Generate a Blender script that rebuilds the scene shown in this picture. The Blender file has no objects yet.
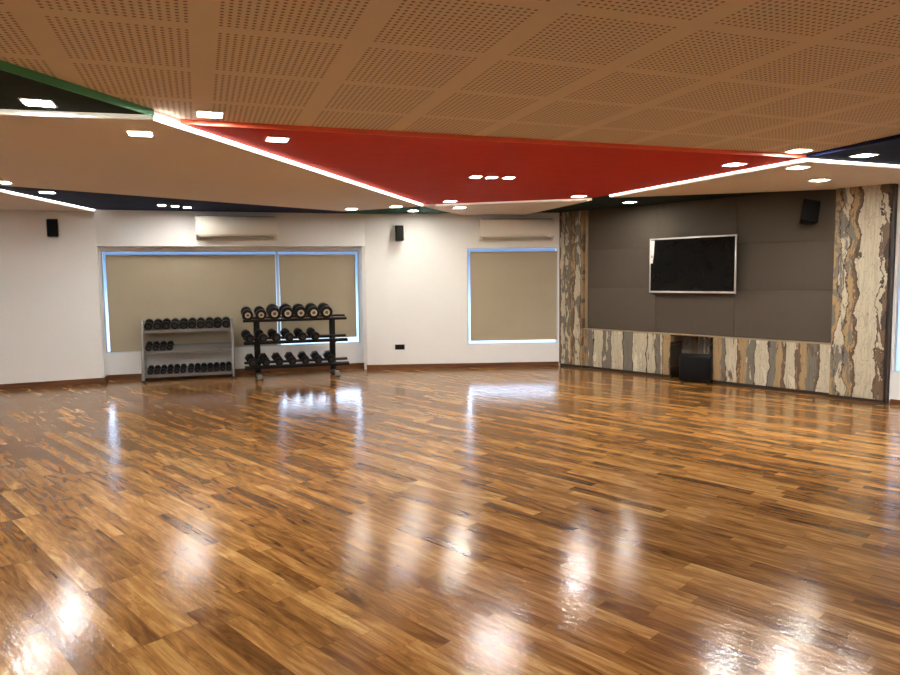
import bpy, bmesh, math, random
from mathutils import Matrix, Vector, Euler

S = bpy.context.scene
COL = S.collection
R = math.radians
PI = math.pi

# ------------------------------------------------------------------ camera
cam_d = bpy.data.cameras.new('camera')
cam_d.sensor_fit = 'HORIZONTAL'
cam_d.sensor_width = 36.0
cam_d.lens = 36.0 * 705.76 / 900.0
cam_d.clip_start = 0.05
cam = bpy.data.objects.new('camera', cam_d)
COL.objects.link(cam)
PITCH, ROLL = R(5.0754), R(-0.635)
F = Vector((0, math.cos(PITCH), -math.sin(PITCH)))
RX = Vector((1, 0, 0)); UP = RX.cross(F)
RX2 = math.cos(ROLL) * RX + math.sin(ROLL) * UP
UP2 = -math.sin(ROLL) * RX + math.cos(ROLL) * UP
cam.matrix_world = Matrix(((RX2.x, UP2.x, -F.x, 0.0), (RX2.y, UP2.y, -F.y, 0.0),
                           (RX2.z, UP2.z, -F.z, 1.65), (0, 0, 0, 1)))
S.camera = cam

# ------------------------------------------------------------------ world, exposure
LAMP = 430.0            # radiance of the downlight diffusers
STRIP = 9.0             # radiance of the LED edge strips
S.view_settings.view_transform = 'Standard'
S.view_settings.look = 'None'
S.view_settings.gamma = 1.0
S.view_settings.use_curve_mapping = False
S.view_settings.exposure = 0.0
S.cycles.use_denoising = True
S.cycles.diffuse_bounces = 6
S.cycles.max_bounces = 10
S.cycles.sample_clamp_indirect = 60.0

w = bpy.data.worlds.new('daylight'); S.world = w; w.use_nodes = True
wn = w.node_tree; wn.nodes.clear()
wo = wn.nodes.new('ShaderNodeOutputWorld'); wb = wn.nodes.new('ShaderNodeBackground')
wt = wn.nodes.new('ShaderNodeTexCoord'); wx = wn.nodes.new('ShaderNodeSeparateXYZ')
wm = wn.nodes.new('ShaderNodeMapRange'); wr = wn.nodes.new('ShaderNodeValToRGB')
wn.links.new(wt.outputs['Generated'], wx.inputs[0]); wn.links.new(wx.outputs['Z'], wm.inputs['Value'])
wm.inputs['From Min'].default_value = -0.12; wm.inputs['From Max'].default_value = 0.30
wn.links.new(wm.outputs[0], wr.inputs[0])
e = wr.color_ramp.elements
e[0].position = 0.167; e[0].color = (0.08, 0.105, 0.125, 1)        # ground and hazy horizon
e[1].position = 0.93; e[1].color = (0.07, 0.095, 0.14, 1)
for p_, c_ in ((0.262, (0.03, 0.05, 0.085, 1)), (0.357, (0.0122, 0.0225, 0.042, 1)), (0.50, (0.05, 0.07, 0.11, 1)), (0.64, (0.62, 0.78, 1.0, 1)), (0.74, (0.55, 0.70, 0.95, 1)), (0.82, (0.16, 0.21, 0.30, 1))):
    m_ = wr.color_ramp.elements.new(p_); m_.color = c_
wn.links.new(wr.outputs[0], wb.inputs['Color']); wb.inputs['Strength'].default_value = 18.0
wn.links.new(wb.outputs[0], wo.inputs[0])


# ------------------------------------------------------------------ node helper
class NT:
    def __init__(self, name):
        self.m = bpy.data.materials.new(name); self.m.use_nodes = True
        self.t = self.m.node_tree; self.t.nodes.clear()
        self.out = self.n('ShaderNodeOutputMaterial')
        self.b = self.n('ShaderNodeBsdfPrincipled')
        self.t.links.new(self.b.outputs[0], self.out.inputs[0])

    def n(self, kind, **kw):
        nd = self.t.nodes.new(kind)
        for k, v in kw.items(): setattr(nd, k, v)
        return nd

    def put(self, sock, v):
        if isinstance(v, bpy.types.NodeSocket): self.t.links.new(v, sock)
        elif v is not None: sock.default_value = v

    def math(self, op, a, b=None, c=None):
        nd = self.n('ShaderNodeMath', operation=op)
        for i, v in enumerate((a, b, c)):
            if v is not None: self.put(nd.inputs[i], v)
        return nd.outputs[0]

    def obj(self): return self.n('ShaderNodeTexCoord').outputs['Object']

    def sep(self, v):
        nd = self.n('ShaderNodeSeparateXYZ'); self.put(nd.inputs[0], v); return nd.outputs

    def comb(self, x=0.0, y=0.0, z=0.0):
        nd = self.n('ShaderNodeCombineXYZ')
        for i, v in enumerate((x, y, z)): self.put(nd.inputs[i], v)
        return nd.outputs[0]

    def noise(self, vec, scale, detail=4.0, rough=0.55, dist=0.0):
        nd = self.n('ShaderNodeTexNoise')
        self.put(nd.inputs['Vector'], vec); nd.inputs['Scale'].default_value = scale
        nd.inputs['Detail'].default_value = detail; nd.inputs['Roughness'].default_value = rough
        nd.inputs['Distortion'].default_value = dist
        return nd.outputs['Fac']

    def white(self, vec):
        nd = self.n('ShaderNodeTexWhiteNoise', noise_dimensions='3D'); self.put(nd.inputs['Vector'], vec)
        return nd.outputs['Value']

    def ramp(self, fac, stops, interp='LINEAR'):
        nd = self.n('ShaderNodeValToRGB'); cr = nd.color_ramp; cr.interpolation = interp
        while len(cr.elements) > 1: cr.elements.remove(cr.elements[-1])
        cr.elements[0].position = stops[0][0]; cr.elements[0].color = (*stops[0][1], 1)
        for p, c in stops[1:]:
            el = cr.elements.new(p); el.color = (*c, 1)
        self.put(nd.inputs[0], fac); return nd.outputs[0]

    def mix(self, fac, a, b, mode='MIX'):
        nd = self.n('ShaderNodeMix', data_type='RGBA', blend_type=mode)
        self.put(nd.inputs['Factor'], fac)
        self.put(nd.inputs[6], a if isinstance(a, bpy.types.NodeSocket) else (*a, 1))
        self.put(nd.inputs[7], b if isinstance(b, bpy.types.NodeSocket) else (*b, 1))
        return nd.outputs[2]

    def maprange(self, v, a, b, c=0.0, d=1.0):
        nd = self.n('ShaderNodeMapRange'); self.put(nd.inputs[0], v)
        for i, k in enumerate((a, b, c, d)): nd.inputs[i + 1].default_value = k
        return nd.outputs[0]

    def bump(self, h, strength=0.2, dist=0.01, normal=None):
        nd = self.n('ShaderNodeBump'); self.put(nd.inputs['Height'], h)
        nd.inputs['Strength'].default_value = strength; nd.inputs['Distance'].default_value = dist
        if normal is not None: self.put(nd.inputs['Normal'], normal)
        return nd.outputs[0]

    def set(self, **kw):
        for k, v in kw.items():
            if isinstance(v, tuple) and len(v) == 3 and k in ('Base Color', 'Emission Color'): v = (*v, 1)
            self.put(self.b.inputs[k.replace('_', ' ')], v)
        return self.m


def plain(name, col, rough=0.6, metal=0.0, spec=0.5, var=0.06, scale=14.0, bump=0.0):
    t = NT(name); n = t.noise(t.obj(), scale, 3)
    c = t.mix(n, tuple(x * (1 - var) for x in col), tuple(min(1, x * (1 + var)) for x in col))
    kw = {'Base Color': c, 'Roughness': t.maprange(n, 0.3, 0.7, rough * 0.93, min(1, rough * 1.07)), 'Metallic': metal, 'Specular IOR Level': spec}
    if bump: kw['Normal'] = t.bump(t.noise(t.obj(), scale * 8, 3), bump, 0.003)
    return t.set(**{k: v for k, v in kw.items()})


def emitter(name, col, strength):
    t = NT(name)
    return t.set(**{'Base Color': (0.9, 0.9, 0.88), 'Emission Color': col, 'Emission Strength': strength, 'Roughness': 0.5})


M = {}
M['wall'] = plain('wall_paint', (0.81, 0.82, 0.82), 0.7, var=0.015, scale=3, bump=0.02)
M['white_trim'] = plain('white_gloss_paint', (0.80, 0.78, 0.73), 0.45, var=0.02)
M['beige'] = plain('beige_ceiling_paint', (0.745, 0.685, 0.65), 0.75, var=0.02, scale=5, bump=0.02)
M['red'] = plain('red_ceiling_paint', (0.56, 0.038, 0.024), 0.8, spec=0.2, var=0.03, scale=5)
M['green'] = plain('green_ceiling_paint', (0.07, 0.32, 0.15), 0.7, var=0.03, scale=5)
M['dark_green'] = plain('blackish_green_paint', (0.008, 0.022, 0.018), 0.8, spec=0.15, var=0.03, scale=5)
M['teal'] = plain('teal_green_paint', (0.015, 0.085, 0.07), 0.8, spec=0.15, var=0.03, scale=5)
M['navy'] = plain('navy_ceiling_paint', (0.008, 0.018, 0.075), 0.8, spec=0.15, var=0.03, scale=5)
M['black_rubber'] = plain('black_rubber', (0.006, 0.006, 0.007), 0.38, spec=0.3, var=0.2, scale=60)
M['black_plastic'] = plain('black_plastic', (0.006, 0.006, 0.007), 0.45, spec=0.2, var=0.15, scale=40)
M['black_paint'] = plain('black_powder_coat', (0.005, 0.005, 0.006), 0.42, spec=0.3, var=0.15, scale=40)
M['grille'] = plain('speaker_grille', (0.004, 0.004, 0.0045), 0.7, spec=0.2, var=0.4, scale=200)
M['chrome'] = plain('chrome', (0.72, 0.72, 0.73), 0.16, metal=1.0, var=0.03)
M['brass'] = plain('brass_ring', (0.60, 0.54, 0.44), 0.4, metal=0.4, var=0.05)
M['steel_grey'] = plain('silver_grey_powder_coat', (0.24, 0.235, 0.23), 0.4, metal=0.3, var=0.05)
M['alu'] = plain('aluminium_frame', (0.55, 0.66, 0.80), 0.35, metal=0.2, var=0.03)
M['dark_frame'] = plain('dark_window_frame', (0.04, 0.045, 0.05), 0.4)
M['silver'] = plain('silver_bezel', (0.62, 0.60, 0.57), 0.3, metal=0.6, var=0.03)
M['ac_white'] = plain('white_abs_plastic', (0.74, 0.71, 0.63), 0.4, var=0.015)
M['ac_grey'] = plain('grey_louver', (0.45, 0.42, 0.37), 0.5, var=0.02)
M['paper'] = plain('white_sticker', (0.80, 0.78, 0.74), 0.5, var=0.08, scale=40)
M['trim_tan'] = plain('tan_wood_trim', (0.36, 0.27, 0.17), 0.5, var=0.25, scale=25)
M['plinth'] = plain('dark_plinth', (0.035, 0.022, 0.015), 0.45, var=0.2)
M['red_edge_lit'] = plain('red_edge_painted_light', (0.85, 0.13, 0.06), 0.5)  # panel red brightened in the colour, standing in for light on its edge
M['lamp'] = emitter('downlight_diffuser', (1.0, 0.97, 0.905), LAMP)
M['lamp_dim'] = emitter('dim_downlight_diffuser', (1.0, 0.945, 0.82), LAMP * 0.42)
M['lamp_trio'] = emitter('trio_downlight_diffuser', (1.0, 0.965, 0.88), LAMP * 0.58)
M['strip_white'] = emitter('led_strip_white', (1.0, 0.95, 0.85), STRIP)
M['strip_cream'] = emitter('led_strip_cream', (1.0, 0.93, 0.72), STRIP * 0.05)
M['strip_soft'] = emitter('led_strip_soft', (1.0, 0.90, 0.78), STRIP * 0.05)


def mat_screen():
    t = NT('tv_screen'); n = t.noise(t.obj(), 3, 2)
    return t.set(**{'Base Color': t.mix(n, (0.004, 0.004, 0.004), (0.008, 0.008, 0.007)), 'Roughness': 0.05, 'Specular IOR Level': 0.2})
M['screen'] = mat_screen()


def mat_glass():
    t = NT('window_glass'); t.t.nodes.remove(t.b)
    tr = t.n('ShaderNodeBsdfTransparent'); tr.inputs[0].default_value = (0.93, 0.97, 1, 1)
    gl = t.n('ShaderNodeBsdfGlossy'); gl.inputs['Roughness'].default_value = 0.03
    fr = t.n('ShaderNodeFresnel'); fr.inputs[0].default_value = 1.45
    mx = t.n('ShaderNodeMixShader')
    t.put(mx.inputs[0], fr.outputs[0]); t.put(mx.inputs[1], tr.outputs[0]); t.put(mx.inputs[2], gl.outputs[0])
    t.t.links.new(mx.outputs[0], t.out.inputs[0])
    return t.m
M['glass'] = mat_glass()


def mat_blind():
    t = NT('blind_fabric'); o = t.obj(); s = t.sep(o)
    weave = t.math('MULTIPLY', t.math('SINE', t.math('MULTIPLY', s[0], 900.0)), t.math('SINE', t.math('MULTIPLY', s[2], 900.0)))
    n = t.noise(o, 2.0, 3)
    c = t.mix(n, (0.375, 0.325, 0.235), (0.425, 0.37, 0.27))
    return t.set(**{'Base Color': c, 'Roughness': 0.85, 'Specular IOR Level': 0.2, 'Normal': t.bump(weave, 0.08, 0.001)})
M['blind'] = mat_blind()


def mat_fabric_panel():
    t = NT('grey_acoustic_fabric'); o = t.obj(); s = t.sep(o)
    n = t.noise(o, 160, 3, 0.7); n2 = t.noise(t.comb(t.math('MULTIPLY', s[0], 30.0), s[1], t.math('MULTIPLY', s[2], 2.0)), 1.0, 3)
    c = t.mix(n, (0.086, 0.072, 0.056), (0.118, 0.10, 0.079))
    c = t.mix(t.math('MULTIPLY', n2, 0.35), c, (0.078, 0.066, 0.053))
    return t.set(**{'Base Color': c, 'Roughness': 0.95, 'Specular IOR Level': 0.15, 'Normal': t.bump(n, 0.25, 0.004)})
M['fabric'] = mat_fabric_panel()


def mat_perforated():
    """perforated plasterboard: 0.6 m boards, a field of round holes inside plain margins (object coordinates run along the boards)"""
    t = NT('perforated_ceiling_board'); s = t.sep(t.obj())
    def cell(v, size):
        return t.math('SUBTRACT', v, t.math('MULTIPLY', t.math('FLOOR', t.math('DIVIDE', v, size)), size))
    T = 0.695; P = 0.0345
    inside = None; d2 = None
    for k, NH in ((0, 17), (1, 18)):
        margin = (T - NH * P) / 2
        u = t.math('SUBTRACT', cell(s[k], T), margin)
        a = t.math('MULTIPLY', t.math('GREATER_THAN', u, 0.0), t.math('LESS_THAN', u, NH * P))
        inside = a if inside is None else t.math('MULTIPLY', inside, a)
        q = t.math('SUBTRACT', cell(u, P), P / 2)
        q = t.math('MULTIPLY', q, q)
        d2 = q if d2 is None else t.math('ADD', d2, q)
    hole = t.math('MULTIPLY', inside, t.math('LESS_THAN', d2, 0.0088 ** 2))
    n = t.noise(t.obj(), 3, 2)
    base = t.mix(n, (0.665, 0.575, 0.48), (0.69, 0.595, 0.495))
    c = t.mix(hole, base, (0.25, 0.185, 0.135))
    return t.set(**{'Base Color': c, 'Roughness': 0.75, 'Specular IOR Level': 0.3})
M['perforated'] = mat_perforated()


def mat_floor():
    """strip parquet: x runs along the boards, y across"""
    t = NT('varnished_teak_boards'); o = t.obj(); s = t.sep(o)
    W, L = 0.092, 0.78
    row = t.math('FLOOR', t.math('DIVIDE', s[1], W))
    off = t.math('MULTIPLY', t.white(t.comb(row, 3.1, 0.0)), 5.0)
    xs = t.math('ADD', s[0], off)
    colm = t.math('FLOOR', t.math('DIVIDE', xs, L))
    pid = t.comb(row, colm, 7.0)
    rnd = t.white(pid)
    rnd2 = t.white(t.comb(colm, row, 2.0))
    # grain
    gx = t.math('ADD', t.math('MULTIPLY', s[0], 1.0), t.math('MULTIPLY', rnd, 37.0))
    gv = t.comb(gx, t.math('MULTIPLY', s[1], 6.0), t.math('MULTIPLY', rnd2, 19.0))
    fig = t.noise(gv, 2.4, 4, 0.55, 1.2)
    rings = t.math('ABSOLUTE', t.math('SINE', t.math('MULTIPLY', fig, 34.0)))
    fine = t.noise(t.comb(t.math('MULTIPLY', gx, 4.0), t.math('MULTIPLY', s[1], 120.0), rnd2), 1.0, 3, 0.6)
    tone = t.math('ADD', t.math('MULTIPLY', rnd, 0.34), t.maprange(fig, 0.25, 0.75, 0.13, 0.61))
    c = t.ramp(tone, [(0.18, (0.055, 0.022, 0.007)), (0.40, (0.160, 0.069, 0.018)), (0.62, (0.30, 0.145, 0.039)), (0.88, (0.50, 0.295, 0.10))])
    dark = t.math('MULTIPLY', t.maprange(rings, 0.0, 0.42, 0.62, 0.0), t.maprange(t.noise(gv, 1.1, 2), 0.42, 0.62, 0.15, 1.0))
    c = t.mix(t.math('MULTIPLY', dark, 0.55), c, (0.060, 0.022, 0.007))
    c = t.mix(t.maprange(fine, 0.48, 0.72, 0.0, 0.5), c, (0.070, 0.026, 0.008))
    # joints
    fy = t.math('SUBTRACT', t.math('DIVIDE', s[1], W), row)
    fx = t.math('SUBTRACT', t.math('DIVIDE', xs, L), colm)
    ey = t.math('MULTIPLY', t.math('MINIMUM', fy, t.math('SUBTRACT', 1.0, fy)), W)
    ex = t.math('MULTIPLY', t.math('MINIMUM', fx, t.math('SUBTRACT', 1.0, fx)), L)
    edge = t.math('MINIMUM', ex, ey)
    joint = t.maprange(edge, 0.0004, 0.0018, 1.0, 0.0)
    c = t.mix(t.math('MULTIPLY', joint, 0.5), c, (0.03, 0.011, 0.004))
    # varnish: slow waves and board cupping
    wav = t.noise(t.comb(t.math('MULTIPLY', s[0], 4.0), t.math('MULTIPLY', s[1], 10.0), t.math('MULTIPLY', rnd, 0.15)), 1.6, 3, 0.55)
    h = t.math('ADD', t.math('MULTIPLY', wav, 0.6), t.math('MULTIPLY', fine, 0.05))
    h = t.math('SUBTRACT', h, t.math('MULTIPLY', joint, 0.12))
    nrm = t.bump(t.noise(t.comb(t.math('MULTIPLY', s[0], 9.0), t.math('MULTIPLY', s[1], 16.0), 0.0), 1.9, 2, 0.5), 0.13, 0.012, t.bump(h, 0.06, 0.012))
    rg = t.maprange(t.noise(o, 1.3, 3), 0.3, 0.7, 0.115, 0.165)
    rg = t.math('ADD', rg, t.math('MULTIPLY', rnd, 0.04))
    return t.set(**{'Base Color': c, 'Roughness': rg, 'Specular IOR Level': 0.27, 'Normal': nrm})
M['floor'] = mat_floor()


def mat_wood_base():
    t = NT('brown_wood_skirting'); o = t.obj(); s = t.sep(o)
    n = t.noise(t.comb(t.math('MULTIPLY', s[0], 2.0), t.math('MULTIPLY', s[1], 20.0), t.math('MULTIPLY', s[2], 40.0)), 1.5, 4, 0.6, 0.6)
    return t.set(**{'Base Color': t.ramp(n, [(0.3, (0.06, 0.020, 0.008)), (0.7, (0.20, 0.075, 0.024))]), 'Roughness': 0.35})
M['skirting'] = mat_wood_base()


PC = {'c': (0.50, 0.455, 0.34), 'g': (0.165, 0.15, 0.125), 't': (0.36, 0.245, 0.12), 'b': (0.14, 0.092, 0.055), 'k': (0.05, 0.036, 0.026), 'd': (0.085, 0.055, 0.033), 'w': (0.62, 0.58, 0.47)}
def mat_planks(name, stops, x1, seed=0.0, amp=0.05, patch=0.56):
    """weathered planks with peeling paint: stops are (x, paint, what shows where it has peeled); x along the wall, z up"""
    t = NT(name); s = t.sep(t.obj()); x, y, z = s[0], s[1], s[2]
    x0 = stops[0][0]
    ext = []
    for q in stops:
        if ext and (q[1] in 'cw') != (ext[-1][1] in 'cw') and q[1] != 'k' and ext[-1][1] != 'k': ext.append((q[0] - 0.012, 'd', 'k'))
        ext.append(q)
    stops = ext
    n1 = t.noise(t.comb(t.math('MULTIPLY', x, 3.5), seed, t.math('MULTIPLY', z, 2.6)), 1.0, 6, 0.62)
    wx = t.math('ADD', x, t.math('MULTIPLY', t.math('SUBTRACT', n1, 0.5), amp * 2))
    f = t.maprange(wx, x0, x1)
    pos = [max(0.0, (p[0] - x0) / (x1 - x0)) for p in stops]
    a = t.ramp(f, [(q, PC[p[1]]) for q, p in zip(pos, stops)], 'CONSTANT')
    b = t.ramp(f, [(q, PC[p[2]]) for q, p in zip(pos, stops)], 'CONSTANT')
    pn = t.noise(t.comb(t.math('MULTIPLY', x, 9.0), seed + 3.0, t.math('MULTIPLY', z, 3.0)), 1.0, 7, 0.62, 0.6)
    pk = t.math('GREATER_THAN', pn, patch)
    rim = t.math('MULTIPLY', t.maprange(pn, patch - 0.03, patch, 0.0, 1.0), t.math('LESS_THAN', pn, patch))
    g = t.noise(t.comb(t.math('MULTIPLY', x, 55.0), seed, t.math('MULTIPLY', z, 2.4)), 1.0, 5, 0.7, 0.6)
    c = t.mix(pk, a, b)
    c = t.mix(t.math('MULTIPLY', rim, 0.45), c, (0.08, 0.055, 0.035))
    gr = t.ramp(g, [(0.28, (0.55, 0.52, 0.48)), (0.5, (1.0, 1.0, 1.0)), (0.75, (1.22, 1.2, 1.16))])
    c = t.mix(0.75, c, gr, 'MULTIPLY')
    chips = t.math('GREATER_THAN', t.noise(t.comb(t.math('MULTIPLY', x, 1.2), seed, z), 14.0, 4, 0.65), 0.66)
    c = t.mix(t.math('MULTIPLY', chips, 0.8), c, (0.10, 0.07, 0.045))
    sp = t.noise(t.comb(x, y, z), 60.0, 3, 0.7)
    c = t.mix(t.maprange(sp, 0.55, 0.75, 0.0, 0.35), c, (0.16, 0.125, 0.09))
    return t.set(**{'Base Color': c, 'Roughness': 0.6, 'Normal': t.bump(t.math('ADD', pk, g), 0.2, 0.003)})
M['clad_left'] = mat_planks('cladding_planks_left', [(0.0, 't', 'g'), (0.09, 'g', 'c'), (0.20, 'k', 'b'), (0.22, 'c', 'w'), (0.40, 'g', 'c'), (0.585, 'c', 'w'), (0.80, 'k', 'g'), (0.82, 'g', 'b'), (1.01, 'c', 'w'), (1.25, 'k', 'b'), (1.275, 'c', 'b'), (1.43, 'g', 'b'), (1.52, 'c', 't'), (1.57, 't', 't'), (1.692, 'k', 'b')], 1.70, 2.0, 0.10, 0.57)
M['clad_right'] = mat_planks('cladding_planks_right', [(2.40, 't', 't'), (2.53, 'g', 'b'), (2.60, 'c', 'b'), (2.78, 'b', 't'), (2.83, 't', 't'), (2.92, 'g', 'c'), (3.05, 'c', 'w'), (3.235, 'g', 'k'), (3.33, 't', 'b'), (3.42, 'b', 'c'), (3.47, 'c', 'w'), (3.62, 'b', 't'), (3.67, 't', 't'), (3.75, 'g', 'b'), (3.86, 'b', 'c'), (3.90, 'c', 'w')], 4.08, 6.0, 0.10, 0.57)
M['niche_planks'] = mat_planks('recess_planks', [(1.6, 'g', 'b'), (1.86, 'b', 'k'), (1.98, 'g', 'c'), (2.18, 'k', 'b'), (2.28, 'g', 'b')], 2.5, 8.0)
M['column_left'] = mat_planks('column_planks_left', [(-0.54, 'b', 'g'), (-0.475, 'c', 'g'), (-0.38, 'k', 'b'), (-0.365, 'g', 'c'), (-0.27, 'b', 't'), (-0.165, 'c', 'g'), (-0.035, 't', 'b')], 0.01, 11.0, 0.10, 0.52)
M['column_right'] = mat_planks('column_planks_right', [(4.08, 't', 'g'), (4.155, 'c', 'g'), (4.255, 't', 'g'), (4.315, 'b', 't'), (4.345, 'd', 'b'), (4.375, 'c', 'c'), (4.615, 'b', 'c'), (4.665, 'b', 'k')], 4.71, 4.0, 0.17, 0.52)



# ------------------------------------------------------------------ mesh helpers
class MB:
    def __init__(self): self.bm = bmesh.new()

    def box(self, x0, x1, y0, y1, z0, z1, bev=0.0, mat=None, seg=2):
        t = bmesh.new()
        v = [t.verts.new((x, y, z)) for x in (x0, x1) for y in (y0, y1) for z in (z0, z1)]
        for f in ((0, 1, 3, 2), (4, 6, 7, 5), (0, 4, 5, 1), (2, 3, 7, 6), (0, 2, 6, 4), (1, 5, 7, 3)):
            t.faces.new([v[i] for i in f])
        if bev: bmesh.ops.bevel(t, geom=t.edges[:], offset=bev, segments=seg, profile=0.5, affect='EDGES')
        return self._merge(t, mat)

    def prism(self, poly, z0, z1, bev=0.0, mat=None):
        t = bmesh.new()
        a = [t.verts.new((p[0], p[1], z0)) for p in poly]; b = [t.verts.new((p[0], p[1], z1)) for p in poly]
        n = len(poly)
        t.faces.new(a[::-1]); t.faces.new(b)
        for i in range(n): t.faces.new((a[i], a[(i + 1) % n], b[(i + 1) % n], b[i]))
        bmesh.ops.recalc_face_normals(t, faces=t.faces[:])
        if bev: bmesh.ops.bevel(t, geom=t.edges[:], offset=bev, segments=2, profile=0.5, affect='EDGES')
        return self._merge(t, mat)

    def lathe(self, prof, seg=24, mat=None):
        """profile of (radius, height) about +Z; closed at both ends"""
        t = bmesh.new(); rings = []
        for r, h in prof:
            if r < 1e-6: rings.append([t.verts.new((0, 0, h))])
            else: rings.append([t.verts.new((r * math.cos(2 * PI * i / seg), r * math.sin(2 * PI * i / seg), h)) for i in range(seg)])
        for a, b in zip(rings, rings[1:]):
            for i in range(seg):
                j = (i + 1) % seg
                if len(a) == 1 and len(b) > 1: t.faces.new((a[0], b[j], b[i]))
                elif len(b) == 1 and len(a) > 1: t.faces.new((a[i], a[j], b[0]))
                elif len(a) > 1: t.faces.new((a[i], a[j], b[j], b[i]))
        bmesh.ops.recalc_face_normals(t, faces=t.faces[:])
        return self._merge(t, mat)

    def beam(self, p, q, wx, wy, bev=0.0):
        """rectangular bar from p to q, wx wide along x, wy across"""
        p, q = Vector(p), Vector(q); d = q - p
        z = d.normalized(); x = Vector((1, 0, 0))
        if abs(z.dot(x)) > 0.9: x = Vector((0, 1, 0))
        y = z.cross(x).normalized(); x = y.cross(z)
        m = Matrix(((x.x, y.x, z.x, p.x), (x.y, y.y, z.y, p.y), (x.z, y.z, z.z, p.z), (0, 0, 0, 1)))
        return self.box(-wx / 2, wx / 2, -wy / 2, wy / 2, 0, d.length, bev, m)

    def tube(self, p, q, r, seg=14):
        p, q = Vector(p), Vector(q); d = q - p
        m = Matrix.Translation(p) @ d.to_track_quat('Z', 'Y').to_matrix().to_4x4()
        return self.lathe([(0, 0), (r, 0), (r, d.length), (0, d.length)], seg, m)

    def _merge(self, t, mat):
        if mat is not None: bmesh.ops.transform(t, matrix=mat, verts=t.verts[:])
        me = bpy.data.meshes.new('tmp'); t.to_mesh(me); t.free()
        self.bm.from_mesh(me); bpy.data.meshes.remove(me)
        return self

    def build(self, name, mat, parent=None, loc=(0, 0, 0), rz=0.0, smooth=True):
        me = bpy.data.meshes.new(name); self.bm.to_mesh(me); self.bm.free()
        me.materials.append(mat)
        if smooth:
            me.shade_smooth(); me.set_sharp_from_angle(angle=R(35))
        o = bpy.data.objects.new(name, me); COL.objects.link(o)
        o.location = loc; o.rotation_euler = (0, 0, rz)
        if parent is not None: o.parent = parent
        return o


def tag(o, label, cat, group=None, kind=None):
    o['label'] = label; o['category'] = cat
    if group: o['group'] = group
    if kind: o['kind'] = kind
    return o


def empty(name, loc=(0, 0, 0), rz=0.0):
    o = bpy.data.objects.new(name, None); COL.objects.link(o)
    o.location = loc; o.rotation_euler = (0, 0, rz); o.empty_display_size = 0.1
    return o


def thing(name, label, cat, loc=(0, 0, 0), rz=0.0, group=None): return tag(empty(name, loc, rz), label, cat, group)


def struct(o): o['kind'] = 'structure'; return o


def copy_tree(o, parent=None):
    c = o.copy(); COL.objects.link(c)
    if parent is not None: c.parent = parent
    for ch in o.children: copy_tree(ch, c)
    return c


class Frame:
    """a straight wall seen from inside: x along the wall face to the right, y outward behind it"""
    def __init__(self, p, q):
        self.p = Vector((p[0], p[1], 0)); d = Vector((q[0] - p[0], q[1] - p[1], 0))
        self.len = d.length; self.d = d.normalized(); self.n = Vector((-self.d.y, self.d.x, 0))
        self.rz = math.atan2(d.y, d.x)

    def at(self, s, off=0.0, z=0.0):
        v = self.p + self.d * s + self.n * off; return (v.x, v.y, z)

    def xy(self, s, off=0.0): return self.at(s, off)[:2]


H = 2.72
TOP = H + 0.035
L0 = (-8.40, 9.755); A1 = (-5.50, 11.11); A2 = (-1.462, 12.388); B1 = (2.003, 12.587)
P0 = (2.32, 12.221)
FL = Frame(L0, A1); FA = Frame(A1, A2); FB = Frame(A2, B1)
dC = Vector((4.966 - 2.32, 9.158 - 12.221, 0)).normalized()
FC = Frame(P0, (P0[0] + dC.x, P0[1] + dC.y))
CR = FC.xy(9.9)                                        # far end of the right wall, out of the picture
room = [L0, A1, A2, B1, FC.xy(9.9), (CR[0], -3.5), (-8.4, -3.5)]

# ------------------------------------------------------------------ floor, ceiling, walls
FRZ = R(-46.0)
def rotpoly(poly, a):
    c, s = math.cos(-a), math.sin(-a); return [(x * c - y * s, x * s + y * c) for x, y in poly]
outer = [(-8.7, 10.2), FA.xy(0, .6), FA.xy(4.24, .6), (2.4, 13.1), FC.xy(9.9, .4), (CR[0] + .3, -3.8), (-8.7, -3.8)]
struct(MB().prism(rotpoly(outer, FRZ), -0.1, 0.0).build('floor', M['floor'], rz=FRZ, smooth=False))
CRZ = R(19.4)
struct(MB().prism([(x - 0.06, y + 0.055) for x, y in rotpoly(outer, CRZ)], TOP, TOP + 0.12).build('ceiling', M['perforated'], rz=CRZ, smooth=False,
       loc=tuple(-(Matrix.Rotation(CRZ, 3, 'Z') @ Vector((-0.06, 0.055, 0))))))

NZ = 2.16                                               # soffit of the window niche
WZ0, WZ1 = 0.445, 2.095                                 # window opening
W1S0, W1S1 = 0.003, 4.172
m = MB()
m.box(-3.3, 0.0, 0.0, 0.45, 0, TOP, mat=Matrix.Translation((0, 0, 0)))
struct(m.build('wall_left', M['wall'], loc=FL.at(FL.len), rz=FL.rz, smooth=False))
m = MB()
m.box(-0.02, FA.len + 0.0, 0.0, 0.30, NZ, TOP)          # header over the niche
m.box(-0.15, FA.len + 0.2, 0.30, 0.45, 0, WZ0)          # apron
m.box(-0.15, FA.len + 0.2, 0.30, 0.45, WZ1, TOP)
m.box(-0.15, W1S0, 0.30, 0.45, WZ0, WZ1)
m.box(W1S1, FA.len + 0.2, 0.30, 0.45, WZ0, WZ1)
struct(m.build('wall_back', M['wall'], loc=FA.at(0), rz=FA.rz, smooth=False))
W2S0, W2S1, W2Z0, W2Z1 = 1.78, 3.40, 0.405, 2.118
m = MB()
jam = FB.rz - FA.rz
m.prism([(0, 0), (W2S0, 0), (W2S0, 0.25), (-0.06, 0.25), (-0.06, 0.02)], 0, TOP)
m.box(W2S0, W2S1, 0, 0.25, 0, W2Z0)
m.box(W2S0, W2S1, 0, 0.25, W2Z1, TOP)
m.box(W2S1, FB.len + 0.25, 0, 0.25, 0, TOP)
struct(m.build('wall_middle', M['wall'], loc=FB.at(0), rz=FB.rz, smooth=False))
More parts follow.
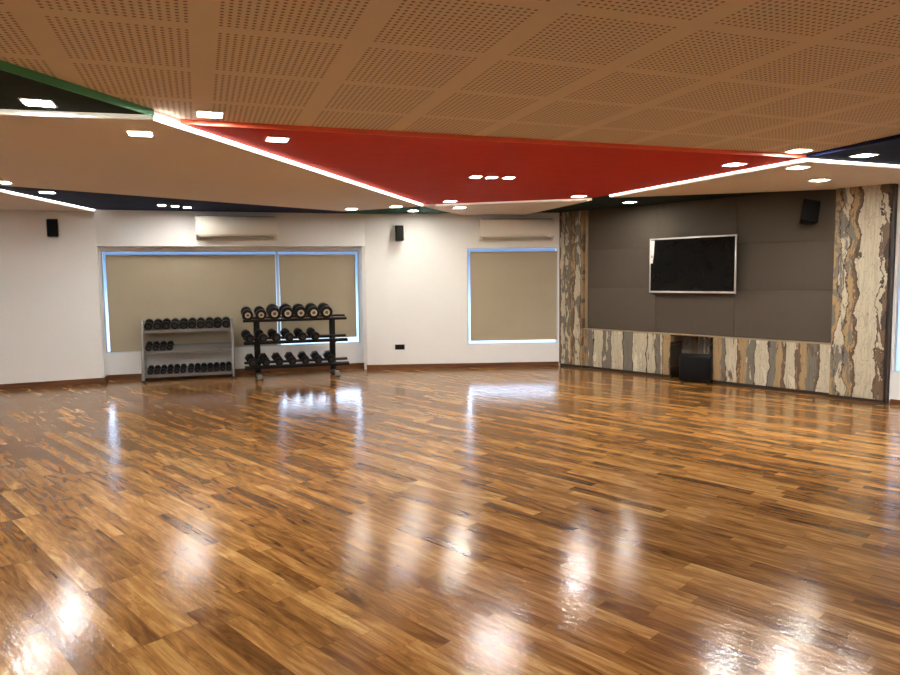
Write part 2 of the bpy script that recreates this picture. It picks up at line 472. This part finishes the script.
# wall with the television: dark backing, clad lower zone is separate
m = MB()
m.box(-0.55, 4.75, 0.34, 0.55, 0, TOP)
m.box(-0.02, 4.10, 0.06, 0.34, 0.70, TOP)
struct(m.build('wall_feature', plain('dark_backing', (0.06, 0.05, 0.04), 0.8), loc=FC.at(0), rz=FC.rz, smooth=False))
W3S0, W3S1, W3Z0, W3Z1 = 4.775, 7.4, 0.395, 2.19
m = MB()
m.box(4.74, 9.9, 0.02, 0.3, 0, W3Z0); m.box(4.74, 9.9, 0.02, 0.3, W3Z1, TOP)
m.box(4.74, W3S0, 0.02, 0.3, W3Z0, W3Z1); m.box(W3S1, 9.9, 0.02, 0.3, W3Z0, W3Z1)
struct(m.build('wall_right', M['wall'], loc=FC.at(0), rz=FC.rz, smooth=False))
struct(MB().box(CR[0], CR[0] + .25, -3.5, CR[1] + .2, 0, TOP).build('wall_side', M['wall'], smooth=False))
struct(MB().box(-8.65, CR[0] + .25, -3.75, -3.5, 0, TOP).build('wall_rear', M['wall'], smooth=False))
struct(MB().box(-8.65, -8.4, -3.5, L0[1] + .1, 0, TOP).build('wall_side.001', M['wall'], smooth=False))

# skirting boards
BB = 0.085
struct(MB().box(-3.2, 0.002, -0.016, -0.001, 0, BB).build('baseboard_left', M['skirting'], loc=FL.at(FL.len), rz=FL.rz))
m = MB(); m.box(0.0, FA.len, 0.284, 0.299, 0, BB)
m.box(0.0, 0.014, 0.0, 0.284, 0, BB); m.box(FA.len - 0.014, FA.len, 0.0, 0.284, 0, BB)
struct(m.build('baseboard_back', M['skirting'], loc=FA.at(0), rz=FA.rz))
struct(MB().box(-0.014, FB.len - 0.06, -0.016, -0.001, 0, BB - .005).build('baseboard_middle', M['skirting'], loc=FB.at(0), rz=FB.rz))
struct(MB().box(4.76, 9.8, 0.004, 0.019, 0, 0.06).build('baseboard_right', M['skirting'], loc=FC.at(0), rz=FC.rz))

# ------------------------------------------------------------------ windows and blinds
def window(name, fr, s0, s1, z0, z1, off, mull=(), mat='alu', fw=0.02):
    root = struct(empty(name, fr.at(s0, off, z0), fr.rz)); L = s1 - s0; h = z1 - z0
    m = MB()
    for b in ((0, L, 0, fw), (0, L, h - fw, h), (0, fw, fw, h - fw), (L - fw, L, fw, h - fw)):
        m.box(b[0], b[1], 0.0, 0.05, b[2], b[3])
    struct(m.build('frame', M[mat], root))
    for x in mull: struct(MB().box(x - 0.022, x + 0.022, 0.002, 0.048, fw, h - fw).build('mullion', M[mat], root))
    struct(MB().box(fw, L - fw, 0.022, 0.028, fw, h - fw).build('pane', M['glass'], root, smooth=False))
    return root

window('window_1', FA, W1S0, W1S1, WZ0, WZ1, 0.32, (2.757 - W1S0 + 0.0,))
window('window_2', FB, W2S0, W2S1, W2Z0, W2Z1, 0.03)
window('window_3', FC, W3S0, W3S1, W3Z0, W3Z1, 0.06, (1.3,), 'alu', 0.012)


def blind(label, fr, s0, s1, ztop, zbot, off, group=None):
    root = thing('roller_blind', label, 'window blind', fr.at(s0, off, zbot), fr.rz, group)
    L = s1 - s0; h = ztop - zbot
    m = MB(); m.box(0, L, -0.001, 0.001, 0.02, h - 0.02); m.build('fabric', M['blind'], root, smooth=False)
    MB().tube((0.0, 0.012, h - 0.02), (L, 0.012, h - 0.02), 0.018).build('roller', M['blind'], root)
    MB().box(0, L, -0.006, 0.006, 0.0, 0.022, 0.003).build('bottom_bar', M['blind'], root)
    for x in (-0.008, L): MB().box(x, x + 0.008, -0.012, 0.036, h - 0.045, h + 0.005).build('bracket', M['alu'], root)
    return root

blind('wide beige roller blind behind the dumbbell racks, left of the window mullion', FA, 0.070, 2.722, 2.035, 0.463, 0.292, 'beige roller blinds')
blind('beige roller blind right of the mullion, stopping short of the sill', FA, 2.788, 4.105, 2.035, 0.560, 0.292, 'beige roller blinds')
blind('beige roller blind in the separate window beside the left wood-clad column', FB, W2S0 + 0.055, W2S1 - 0.02, 2.055, 0.475, 0.012, 'beige roller blinds')
blind('roller blind in the window at the right edge beyond the clad column', FC, W3S0 + 0.125, W3S1 - 0.06, 2.14, 0.42, 0.035, 'beige roller blinds')

# ------------------------------------------------------------------ coloured ceiling panels
J1 = (-1.94, 4.76); E = (-0.40, 10.78); J2 = (-1.865, 5.05)
R1 = (3.41, 6.85); R2 = (2.22, 9.85); R3 = (2.05, 10.21); E2 = (-0.20, 10.86)
N0 = (-5.25, 7.55); N2 = (-1.68, 11.50); NW = FA.xy(3.93, -.004)
G1 = (0.22, 12.44)
D1 = (1.35, 12.52)
LOW = H - 0.035
def panel(label, poly, z0, mat, group='coloured ceiling panels'):
    o = MB().prism(poly, z0, TOP - 0.001).build('ceiling_panel', M[mat], smooth=False)
    return tag(o, label, 'ceiling panel', group)
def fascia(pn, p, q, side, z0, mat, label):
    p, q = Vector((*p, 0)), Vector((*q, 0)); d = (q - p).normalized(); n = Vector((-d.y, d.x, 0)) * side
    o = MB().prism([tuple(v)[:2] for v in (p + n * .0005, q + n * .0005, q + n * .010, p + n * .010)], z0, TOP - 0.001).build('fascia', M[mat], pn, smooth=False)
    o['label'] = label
pr_ = panel('large red four-sided ceiling panel pointing left and right', [J2, R1, R2, R3, E2, E], H, 'red')
fascia(pr_, J2, R1, -1, H - 0.001, 'red_edge_lit', 'red edge painted brighter to look lit')
pg = panel('blackish green ceiling triangle with bright green edge at upper left', [J1, (-3.05, 1.0), (-6.6, 3.66)], H, 'dark_green')
fascia(pg, J1, (-3.05, 1.0), 1, H - 0.012, 'green', 'bright green edge')
panel('large plain beige ceiling panel between the green, red and navy ones', [J1, E, N2, N0, (-8.38, 6.4), (-8.38, 3.23)], LOW, 'beige')
panel('long navy blue ceiling triangle above the wide window wall', [N0, N2, NW, FA.xy(0.0, -.004)], H, 'navy')
panel('plain beige ceiling wedge at the left edge, below the navy triangle', [N0, FA.xy(0, -.004), (-8.38, 9.75), (-8.38, 6.4)], LOW, 'beige')
panel('small teal green ceiling triangle above the wall speaker in the middle', [N2, NW, A2, G1, E], H, 'teal')
panel('small beige ceiling wedge above the right air conditioner', [E, E2, R3, D1, G1], LOW, 'beige')
panel('blackish green ceiling triangle running above the television wall', [D1, R3, R2, (2.44, 9.84), FC.xy(4.09, .05), FC.xy(-.5, .05)], H, 'dark_green')
panel('beige ceiling wedge touching the top of the right clad column', [R2, R1, (6.0, 7.96), FC.xy(4.72, .05), FC.xy(4.09, .02), (2.44, 9.84)], LOW, 'beige')
panel('navy blue ceiling triangle at the right edge of the picture', [R1, (4.35, 3.6), (6.5, 7.37), (6.02, 7.94)], H, 'navy')


def strip(label, p, q, mat, side, z0=H - 0.027, z1=H - 0.003, w=0.012):
    p, q = Vector((*p, 0)), Vector((*q, 0)); d = (q - p).normalized(); n = Vector((-d.y, d.x, 0)) * side
    a = p + d * .01; b = q - d * .01
    o = MB().prism([tuple(v)[:2] for v in (a + n * .001, b + n * .001, b + n * w, a + n * w)], z0, z1).build('led_strip', M[mat], smooth=False)
    return tag(o, label, 'light strip', 'LED strips along the ceiling panel edges')
strip('bright white LED strip between the red panel and the left beige one', J1, E, 'strip_white', -1)
strip('cream strip below the green-edged dark triangle at upper left', (-8.2, 3.275), J1, 'strip_cream', -1)
strip('white LED strip between the navy triangle and the left-edge beige wedge', N0, FA.xy(0, -.03), 'strip_white', -1, H - 0.014)
strip('white LED strip along the red panel\'s lower right edge', R2, R1, 'strip_white', -1, H - 0.013)
strip('white LED strip between the right navy triangle and the beige wedge', R1, (5.95, 7.94), 'strip_white', -1, H - 0.013)
strip('thin pale strip along the far edge of the red panel', E2, R3, 'strip_soft', -1, H - 0.020)

# ------------------------------------------------------------------ downlights
def make_downlight(size, mat='lamp'):
    root = empty('downlight')
    a, b = size / 2, size / 2 + 0.012
    m = MB()
    for x0, x1, y0, y1 in ((-b, b, -b, -a), (-b, b, a, b), (-b, -a, -a, a), (a, b, -a, a)):
        m.box(x0, x1, y0, y1, -0.008, -0.0005)
    m.build('trim_ring', M['white_trim'], root, smooth=False)
    MB().box(-a, a, -a, a, -0.005, -0.0008).build('diffuser', M[mat], root, smooth=False)
    return root

LZ = {'m': TOP, 'h': H, 'l': LOW}
DL = [(-2.48, 4.39, 'h', .155, 'square downlight in the blackish green triangle at upper left'),
      (-2.20, 5.16, 'l', .15, 'square downlight in the beige panel below the green triangle\'s tip'),
      (-1.61, 4.90, 'm', .155, 'square downlight in the perforated ceiling beside the red panel\'s left tip'),
      (-1.33, 5.62, 'h', .15, 'square downlight in the narrow left end of the red panel'),
      (-4.75, 7.62, 'l', .15, 'downlight cut by the left picture edge, in the beige panel'),
      (-4.94, 8.82, 'h', .15, 'single downlight in the left end of the long navy triangle'),
      (-4.22, 10.52, 'h', .10, 'leftmost of three small downlights in the long navy triangle'),
      (-4.09, 10.69, 'h', .10, 'middle one of three small downlights in the long navy triangle'),
      (-3.97, 10.86, 'h', .10, 'rightmost of three small downlights in the long navy triangle'),
      (-1.50, 11.05, 'l', .15, 'downlight above the right end of the wide window'),
      (-0.79, 10.75, 'l', .15, 'downlight in the beige panel just left of the white strip\'s far end'),
      (-0.59, 11.85, 'h', .14, 'downlight in the small teal triangle above the middle wall speaker'),
      (0.02, 10.42, 'h', .15, 'downlight in the red panel near its far tip'),
      (0.17, 11.0, 'l', .15, 'downlight in the small beige wedge left of the right air conditioner'),
      (0.30, 7.86, 'h', .10, 'leftmost of three small downlights in the middle of the red panel'),
      (0.48, 7.91, 'h', .10, 'middle one of three small downlights in the middle of the red panel'),
      (0.67, 7.96, 'h', .10, 'rightmost of three small downlights in the middle of the red panel'),
      (1.81, 9.93, 'h', .15, 'downlight in the red panel near the top of the left clad column'),
      (2.75, 10.84, 'h', .15, 'downlight in the dark triangle above the left end of the grey panels'),
      (2.86, 7.17, 'h', .155, 'downlight in the red panel near its right tip'),
      (3.23, 6.62, 'm', .155, 'downlight in the perforated ceiling above the red panel\'s right tip'),
      (3.50, 7.18, 'l', .15, 'downlight in the right beige wedge close to the strip junction'),
      (4.25, 8.20, 'l', .15, 'downlight in the right beige wedge nearest the black corner speaker'),
      (3.88, 6.70, 'h', .155, 'downlight in the navy triangle at the right edge')]
protos = {}
WALLSIDE = {9, 10, 11, 12, 13, 18, 22}              # fittings dimmed so the walls close by don't burn out
for k, (x, y, lv, sz, lab) in enumerate(DL):
    key = (sz, 'lamp_dim' if k in WALLSIDE else 'lamp_trio' if k in (6, 7, 8) else 'lamp')
    if key not in protos: o = protos[key] = make_downlight(*key)
    else: o = copy_tree(protos[key])
    o.location = (x, y, LZ[lv]); o.rotation_euler = (0, 0, CRZ)
    tag(o, lab, 'ceiling light', 'square recessed downlights')
# unseen lamps added to light the near half, above and behind the photographer
for x, y in ((-5.2, -1.6), (-1.6, -1.6), (2.0, -1.6), (5.6, -1.6), (-6.6, 1.6), (-2.0, 1.4), (1.6, 1.6), (5.2, 1.6), (5.6, 4.4), (7.4, 1.4), (-6.6, 4.6), (0.2, 0.2)):
    o = copy_tree(protos[(.155, 'lamp')]); o.location = (x, y, TOP); o.rotation_euler = (0, 0, CRZ)
    tag(o, 'added unseen square downlight in the perforated ceiling behind the photographer', 'ceiling light', 'added downlights over the near half of the hall')

# ------------------------------------------------------------------ feature wall: cladding, columns, acoustic panels
def cladding(label, s0, s1, mt):
    root = thing('wall_cladding', label, 'wood cladding', FC.at(0), FC.rz, 'weathered cladding below the grey panels')
    MB().box(s0, s1, 0.0, 0.335, 0.05, 0.685).build('cladding_board', M[mt], root, smooth=False)
    MB().box(s0, s1, 0.015, 0.33, 0.0, 0.049).build('plinth', M['plinth'], root, smooth=False)
cladding('low weathered plank cladding left of the black subwoofer', 0.004, 1.70, 'clad_left')
cladding('low weathered plank cladding right of the black subwoofer', 2.41, 4.08, 'clad_right')
o = MB().box(1.702, 2.408, 0.325, 0.337, 0.0, 0.684).build('niche_back', M['niche_planks'], smooth=False, loc=FC.at(0), rz=FC.rz)
tag(o, 'shadowed plank back of the recess behind the black subwoofer', 'wood cladding')
root = thing('shelf_trim', 'thin tan wooden edging under and beside the grey fabric panels', 'trim', FC.at(0), FC.rz)
MB().box(0.004, 4.083, -0.012, 0.058, 0.686, 0.705, 0.003).build('ledge', M['trim_tan'], root)
MB().box(0.03, 0.06, 0.0, 0.058, 0.706, H - 0.002, 0.003).build('upright', M['trim_tan'], root)

cols = (0.064, 1.40, 2.705, 4.075); rows = (0.708, 1.395, 2.045, H - 0.002)
cn = ('left', 'middle', 'right'); rn = ('bottom', 'centre', 'top')
extra = {(0, 0): 'bottom left grey fabric panel beside the left clad column', (1, 0): 'bottom middle grey fabric panel above the subwoofer recess',
         (2, 0): 'bottom right grey fabric panel beside the right clad column', (0, 1): 'grey fabric panel left of the television, middle row',
         (1, 1): 'grey fabric panel directly behind the television', (2, 1): 'grey fabric panel right of the television, middle row',
         (0, 2): 'top left grey fabric panel beside the left clad column', (1, 2): 'grey fabric panel just above the television, top row',
         (2, 2): 'top right grey fabric panel carrying the black corner speaker'}
for i in range(3):
    for j in range(3):
        b = MB().box(cols[i] + .002, cols[i + 1] - .002, 0.03, 0.058, rows[j] + .002, rows[j + 1] - .002, 0.003)
        tag(b.build('acoustic_panel', M['fabric'], loc=FC.at(0), rz=FC.rz), extra[(i, j)], 'wall panel', 'grey fabric acoustic panels')

root = thing('clad_column', 'narrow column of weathered peeling planks between window and grey panels', 'column', FC.at(0), FC.rz)
MB().prism([(-0.53, -0.04), (0.0, -0.04), (0.0, 0.05), (-0.46, 0.05)], 0.05, H - 0.001).build('plank_face', M['column_left'], root, smooth=False)
MB().prism([(-0.50, -0.03), (-0.004, -0.03), (-0.004, 0.05), (-0.44, 0.05)], 0.0, 0.049).build('plinth', M['plinth'], root, smooth=False)
root = thing('clad_column', 'wide column of weathered peeling planks at the right edge', 'column', FC.at(0), FC.rz)
MB().box(4.085, 4.705, -0.10, 0.33, 0.05, LOW - 0.001).build('plank_face', M['column_right'], root, smooth=False)
MB().box(4.095, 4.70, -0.085, 0.32, 0.0, 0.049).build('plinth', M['plinth'], root, smooth=False)
MB().box(4.706, 4.735, -0.06, 0.33, 0.0, LOW - 0.001).build('corner_strip', M['plinth'], root, smooth=False)

# ------------------------------------------------------------------ television
root = thing('television', 'large black flat television with silver bezel on the grey wall', 'television', FC.at(1.37, -.1, 1.337), FC.rz)
TW, TH = 1.415, 0.838
m = MB(); bz = 0.022
for b in ((0, TW, 0, bz * 1.3), (0, TW, TH - bz, TH), (0, bz, bz * 1.3, TH - bz), (TW - bz, TW, bz * 1.3, TH - bz)):
    m.box(b[0], b[1], -0.002, 0.02, b[2], b[3], 0.002)
m.build('bezel', M['silver'], root)
MB().box(bz, TW - bz, 0.002, 0.018, bz * 1.3, TH - bz).build('screen', M['screen'], root, smooth=False)
MB().box(0.012, TW - 0.012, 0.021, 0.055, 0.012, TH - 0.012, 0.008).build('back_shell', M['black_plastic'], root)
MB().box(0.42, 1.0, 0.056, 0.128, 0.2, 0.62, 0.005).build('wall_bracket', M['black_plastic'], root)
m = MB(); m.prism([(0.012, 0.455), (0.058, 0.455), (0.064, 0.50), (0.078, 0.60), (0.082, 0.70), (0.088, 0.79), (0.086, TH - 0.03), (0.012, TH - 0.03)], 0, 0.0012,
                  mat=Matrix(((1, 0, 0, 0), (0, 0, -1, -0.0022), (0, 1, 0, 0), (0, 0, 0, 1))))
o = m.build('sticker', M['paper'], root, smooth=False); o['label'] = 'torn white paper sticker'
MB().box(0.026, 0.060, -0.0042, -0.0036, 0.54, 0.575).build('sticker_print', M['ac_grey'], root, smooth=False)

# ------------------------------------------------------------------ subwoofer
root = thing('subwoofer', 'black box subwoofer on the floor in the cladding recess', 'subwoofer', (3.432, 10.500, 0), R(-22))
MB().box(0, 0.455, 0.012, 0.37, 0.03, 0.405, 0.012).build('cabinet', M['black_paint'], root)
MB().box(0.012, 0.443, -0.006, 0.011, 0.06, 0.395, 0.005).build('grille', M['grille'], root)
for x in (0.05, 0.405):
    for y in (0.06, 0.32): MB().lathe([(0, 0), (.02, 0), (.018, .029), (0, .029)], 12, Matrix.Translation((x, y, 0))).build('foot', M['black_rubber'], root)

# ------------------------------------------------------------------ wall speakers
def speaker(label, fr, s, z, off, yaw=0.0, tilt=0.0, wd=0.15, ht=0.26, dp=0.14, roll=0.0):
    root = thing('wall_speaker', label, 'speaker', fr.at(s, off, z), fr.rz, 'black wall speakers')
    rot = Matrix.Translation((0, -0.065 - abs(yaw) * 0.075, 0)) @ Euler((tilt, roll, yaw)).to_matrix().to_4x4()
    hw = wd / 2
    prof = [(-hw, -dp + .02), (-hw + .022, -dp), (hw - .022, -dp), (hw, -dp + .02), (hw * .72, 0), (-hw * .72, 0)]
    MB().prism(prof, -ht / 2, ht / 2, 0.006, rot).build('cabinet', M['black_plastic'], root)
    g = [(-hw + .012, -dp - .002), (-hw + .026, -dp - .008), (hw - .026, -dp - .008), (hw - .012, -dp - .002)]
    MB().prism(g, -ht / 2 + .012, ht / 2 - .012, 0, rot).build('grille', M['grille'], root)
    m = MB(); m.box(-.03, .03, -.012, 0.0, -.05, .05, .003); m.tube((0, -.08 - abs(yaw) * .075, 0), (0, -.008, 0), .014)
    m.build('bracket', M['black_plastic'], root)
    return root
speaker('black wall speaker on the white wall at far left', FL, FL.len - 0.578, 2.41, -0.002, 0, R(-4))
speaker('black wall speaker on the white wall between the two windows', FB, 0.585, 2.362, -0.002, R(10), R(-6))
speaker('black wall speaker tilted on the grey fabric panel near the right column', FC, 3.725, 2.385, 0.028, R(40), R(-16), 0.215, 0.285, 0.16, R(11))

# ------------------------------------------------------------------ wall socket
root = thing('wall_socket', 'small black socket plate low on the white wall between windows', 'socket', FB.at(0.575, -0.001, 0.388), FB.rz)
MB().box(-0.085, 0.085, -0.012, 0, -0.045, 0.045, 0.004).build('plate', M['black_plastic'], root)
for x in (-0.04, 0.04): MB().box(x - .03, x + .03, -0.015, -0.0125, -0.03, 0.03, 0.002).build('module', M['grille'], root)

# ------------------------------------------------------------------ air conditioners
def aircon(label, fr, s0, s1, z0, z1):
    root = thing('air_conditioner', label, 'air conditioner', fr.at(s0, -0.001, z0), fr.rz, 'white split air conditioners')
    L = s1 - s0; h = z1 - z0; d = 0.21
    X = Matrix(((0, 0, 1, 0), (1, 0, 0, 0), (0, 1, 0, 0), (0, 0, 0, 1)))
    prof = [(0, 0.02), (0, h), (-d + .04, h), (-d + .012, h - .012), (-d, h - .05), (-d, 0.085), (-d + .012, 0.07), (-0.06, 0.0)]
    MB().prism(prof, 0, L, 0.004, X).build('body', M['ac_white'], root)
    MB().box(0.012, L - 0.012, -d - .008, -d + .004, 0.098, h - 0.055, 0.003).build('front_flap', M['ac_white'], root)
    a = Matrix.Translation((0, -d + .012, .064)) @ Euler((R(-24), 0, 0)).to_matrix().to_4x4()
    MB().box(0.05, L - 0.05, 0.0, 0.10, -0.012, -0.002, 0.002, a).build('louver', M['ac_grey'], root)
    MB().box(0.03, L - 0.03, -d + .05, -0.03, h + .0005, h + 0.006).build('top_grille', M['black_plastic'], root)
    m = MB(); m.lathe([(0, 0), (.036, 0), (.036, .004), (0, .004)], 24, Matrix.Translation((L - .085, -d - .0005, 0.072)) @ Euler((R(90), 0, 0)).to_matrix().to_4x4() @ Matrix.Diagonal((1.2, .55, 1, 1)))
    m.build('display', M['silver'], root)
aircon('white split air conditioner above the wide window with dumbbell racks', FA, 1.475, 2.735, 2.255, 2.632)
aircon('white split air conditioner above the window beside the clad column', FB, 1.99, 3.29, 2.232, 2.600)

# ------------------------------------------------------------------ dumbbell racks
def tierM(y, z, tilt): return Matrix.Translation((0, y, z)) @ Euler((tilt, 0, 0)).to_matrix().to_4x4()

def make_dumbbell(r, hl, gap, cap, facets=0, ring=None):
    """axis along y, resting on z = 0; r head radius, hl head length, gap grip length"""
    root = empty('dumbbell'); tot = gap + 2 * hl
    seg = facets or 28
    Y = Matrix.Translation((0, 0, r)) @ Euler((R(-90), 0, 0)).to_matrix().to_4x4()
    MB().lathe([(0, -gap / 2 - .004), (.014, -gap / 2 - .004), (.016, -gap * .25), (.017, 0), (.016, gap * .25), (.014, gap / 2 + .004), (0, gap / 2 + .004)], 14, Y).build('handle', M['chrome'], root)
    for sg in (-1, 1):
        a, b = sg * gap / 2, sg * (gap / 2 + hl)
        MB().lathe([(0, a), (r * .78, a), (r, a + sg * hl * .2), (r, b - sg * hl * .16), (r * .88, b), (0, b)], seg, Y).build('head', M['black_rubber'], root)
        c0, c1 = b + sg * .0005, b + sg * .005
        if ring:
            MB().lathe([(r * .27, c0), (r * .52, c0), (r * .52, c1), (r * .27, c1), (r * .27, c0)], 24, Y).build('ring_cap', M[ring], root)
            MB().lathe([(0, c0), (r * .26, c0), (r * .24, c1), (0, c1)], 20, Y).build('hub_cap', M[cap], root)
        else:
            MB().lathe([(0, c0), (r * .5, c0), (r * .46, c1), (0, c1)], 20, Y).build('end_cap', M[cap], root)
    return root

def put(proto, first, rack, x, y, z, tilt, yaw, label, group):
    o = proto if first else copy_tree(proto)
    o.matrix_world = rack.matrix_world @ Matrix.Translation((0, y, z)) @ Euler((tilt, 0, 0)).to_matrix().to_4x4() @ Matrix.Translation((x, 0.0, 0.0005)) @ Euler((0, 0, yaw)).to_matrix().to_4x4()
    return tag(o, label, 'dumbbell', group)

M['cap_grey'] = plain('grey_end_print', (0.022, 0.022, 0.025), 0.4)
M['gold'] = plain('dark_gold_hub', (0.16, 0.11, 0.05), 0.4, metal=0.3)
ORD = ['first', 'second', 'third', 'fourth', 'fifth', 'sixth', 'seventh', 'eighth', 'ninth', 'tenth', 'eleventh', 'twelfth', 'thirteenth']

# grey three-shelf rack
RA = R(17.0)
rack = thing('dumbbell_rack', 'silver grey three-shelf dumbbell rack, left of the two racks', 'rack', (-4.884, 11.073, 0), RA)
RW = 1.412
T1 = R(13)
tiers1 = [(0.03, 0.105), (0.09, 0.475), (0.165, 0.81)]
for x in (0.02, RW - 0.02):
    m = MB(); m.beam((x, 0.0, 0.03), (x, 0.20, 0.965), 0.04, 0.05, 0.004); m.build('front_post', M['steel_grey'], rack)
    m = MB(); m.beam((x, 0.44, 0.03), (x, 0.34, 0.965), 0.04, 0.04, 0.004); m.build('rear_post', M['steel_grey'], rack)
    MB().box(x - .02, x + .02, 0.175, 0.365, 0.945, 0.975, 0.004).build('top_bar', M['steel_grey'], rack)
    MB().box(x - .02, x + .02, 0.02, 0.42, 0.045, 0.08, 0.004).build('side_rail', M['steel_grey'], rack)
    for y in (0.0, 0.44): MB().lathe([(0, 0), (.032, 0), (.032, .02), (.026, .032), (0, .032)], 14, Matrix.Translation((x, y, 0))).build('foot', M['black_rubber'], rack)
for y, z in tiers1:
    m = MB(); tm = tierM(y, z, T1)
    m.box(0.042, RW - 0.042, 0.0, 0.29, -0.006, 0.0, mat=tm); m.box(0.042, RW - 0.042, -0.006, 0.0, -0.038, 0.012, mat=tm)
    m.box(0.042, RW - 0.042, 0.29, 0.296, -0.03, 0.028, mat=tm)
    m.build('shelf', M['steel_grey'], rack, smooth=False)
bpy.context.view_layer.update()
d_big = make_dumbbell(.0652, .075, .11, 'cap_grey')
for i in range(10):
    put(d_big, i == 0, rack, 0.112 + i * 0.1322, *tiers1[2], T1, 0, '%s black dumbbell from left on the grey rack\'s top shelf' % ORD[i].capitalize(), 'dumbbells on the top shelf of the grey rack')
for o in [o for o in bpy.data.objects if o.type == 'EMPTY' and o.get('category') == 'dumbbell']: o.matrix_world = o.matrix_world @ Matrix.Translation((0, 0.145, 0))
d_mid = make_dumbbell(.051, .065, .11, 'cap_grey')
for i in range(4):
    o = put(d_mid, i == 0, rack, 0.105 + i * 0.106, *tiers1[1], T1, 0, '%s small black dumbbell from left on the grey rack\'s middle shelf' % ORD[i].capitalize(), 'dumbbells on the middle shelf of the grey rack')
    o.matrix_world = o.matrix_world @ Matrix.Translation((0, 0.145, 0))
d_low = make_dumbbell(.046, .06, .11, 'cap_grey')
xs = [0.125 + k * 0.0985 for k in range(6)] + [0.735 + k * 0.0985 for k in range(5)] + [1.228, 1.324]
for i, x in enumerate(xs):
    o = put(d_low, i == 0, rack, x - .005, *tiers1[0], T1, 0, '%s small black dumbbell from left on the grey rack\'s bottom shelf' % ORD[i].capitalize(), 'dumbbells on the bottom shelf of the grey rack')
    o.matrix_world = o.matrix_world @ Matrix.Translation((0, 0.145, 0))

# black three-tier rack
RB = R(18.2)
rack2 = thing('dumbbell_rack', 'black three-tier dumbbell rack on two posts, right of the two racks', 'rack', (-3.061, 11.23, 0), RB)
T2 = R(17)
tiers2 = [(0.05, 0.205, T2), (0.13, 0.595, T2), (0.21, 0.955, R(11))]
PX = (0.0, 1.245)
for x in PX:
    m = MB(); m.beam((x, 0.45, 0.05), (x, 0.43, 0.93), 0.098, 0.05, 0.006); m.build('post', M['black_paint'], rack2)
    MB().box(x - .03, x + .03, -0.02, 0.50, 0.012, 0.06, 0.006).build('base_beam', M['black_paint'], rack2)
    MB().box(x - .036, x + .036, -0.045, 0.04, 0.010, 0.085, 0.008).build('foot_cap', M['steel_grey'], rack2)
    for y in (-0.005, 0.47): MB().box(x - .055, x + .055, y - .045, y + .045, 0.0, 0.0115, 0.002).build('foot_pad', M['black_rubber'], rack2)
for y, z, tt in tiers2:
    tm = tierM(y, z, tt)
    for yy, nm in ((0.03, 'front_rail'), (0.205, 'rear_rail')):
        m = MB(); m.box(-0.22, 1.46, yy - .035, yy + .035, -0.02, 0.0, 0.003, tm)
        m.box(-0.22, 1.46, yy - .043, yy - .035, -0.034, -0.003, 0.002, tm) if nm == 'front_rail' else m.box(-0.22, 1.46, yy + .035, yy + .043, -0.034, -0.003, 0.002, tm)
        m.build(nm, M['black_paint'], rack2)
    for x in PX:
        m = MB(); m.box(x - .02, x + .02, 0.0, (0.42 - y) / math.cos(tt), -0.052, -0.021, 0.003, tm); m.build('support_arm', M['black_paint'], rack2)
bpy.context.view_layer.update()
big = make_dumbbell(.104, .085, .13, 'gold', 0, 'brass'); sml = make_dumbbell(.087, .078, .13, 'gold', 0, 'brass')
for i in range(7):
    pr = sml if i < 2 else big
    o = put(pr, i in (0, 2), rack2, -0.145 + i * 0.2105, *tiers2[2], R(3), '%s large round dumbbell with brass ring from left, on the black rack\'s top tier' % ORD[i].capitalize(), 'dumbbells with brass rings on the black rack')
    o.matrix_world = o.matrix_world @ Matrix.Translation((0, 0.115, 0))
mid = make_dumbbell(.073, .075, .12, 'cap_grey')
for i in range(6):
    o = put(mid, i == 0, rack2, -0.13 + i * 0.2095, *tiers2[1], R(14), '%s black dumbbell from left on the black rack\'s middle tier' % ORD[i].capitalize(), 'dumbbells on the middle tier of the black rack')
    o.matrix_world = o.matrix_world @ Matrix.Translation((0, 0.115, 0))
low = make_dumbbell(.077, .072, .12, 'cap_grey', 6, None)
for i in range(7):
    o = put(low, i == 0, rack2, -0.10 + i * 0.2095, *tiers2[0], R(10), '%s black dumbbell from left on the black rack\'s bottom tier' % ORD[i].capitalize(), 'dumbbells on the bottom tier of the black rack')
    o.matrix_world = o.matrix_world @ Matrix.Translation((0, 0.115, 0))
bpy.context.view_layer.update()
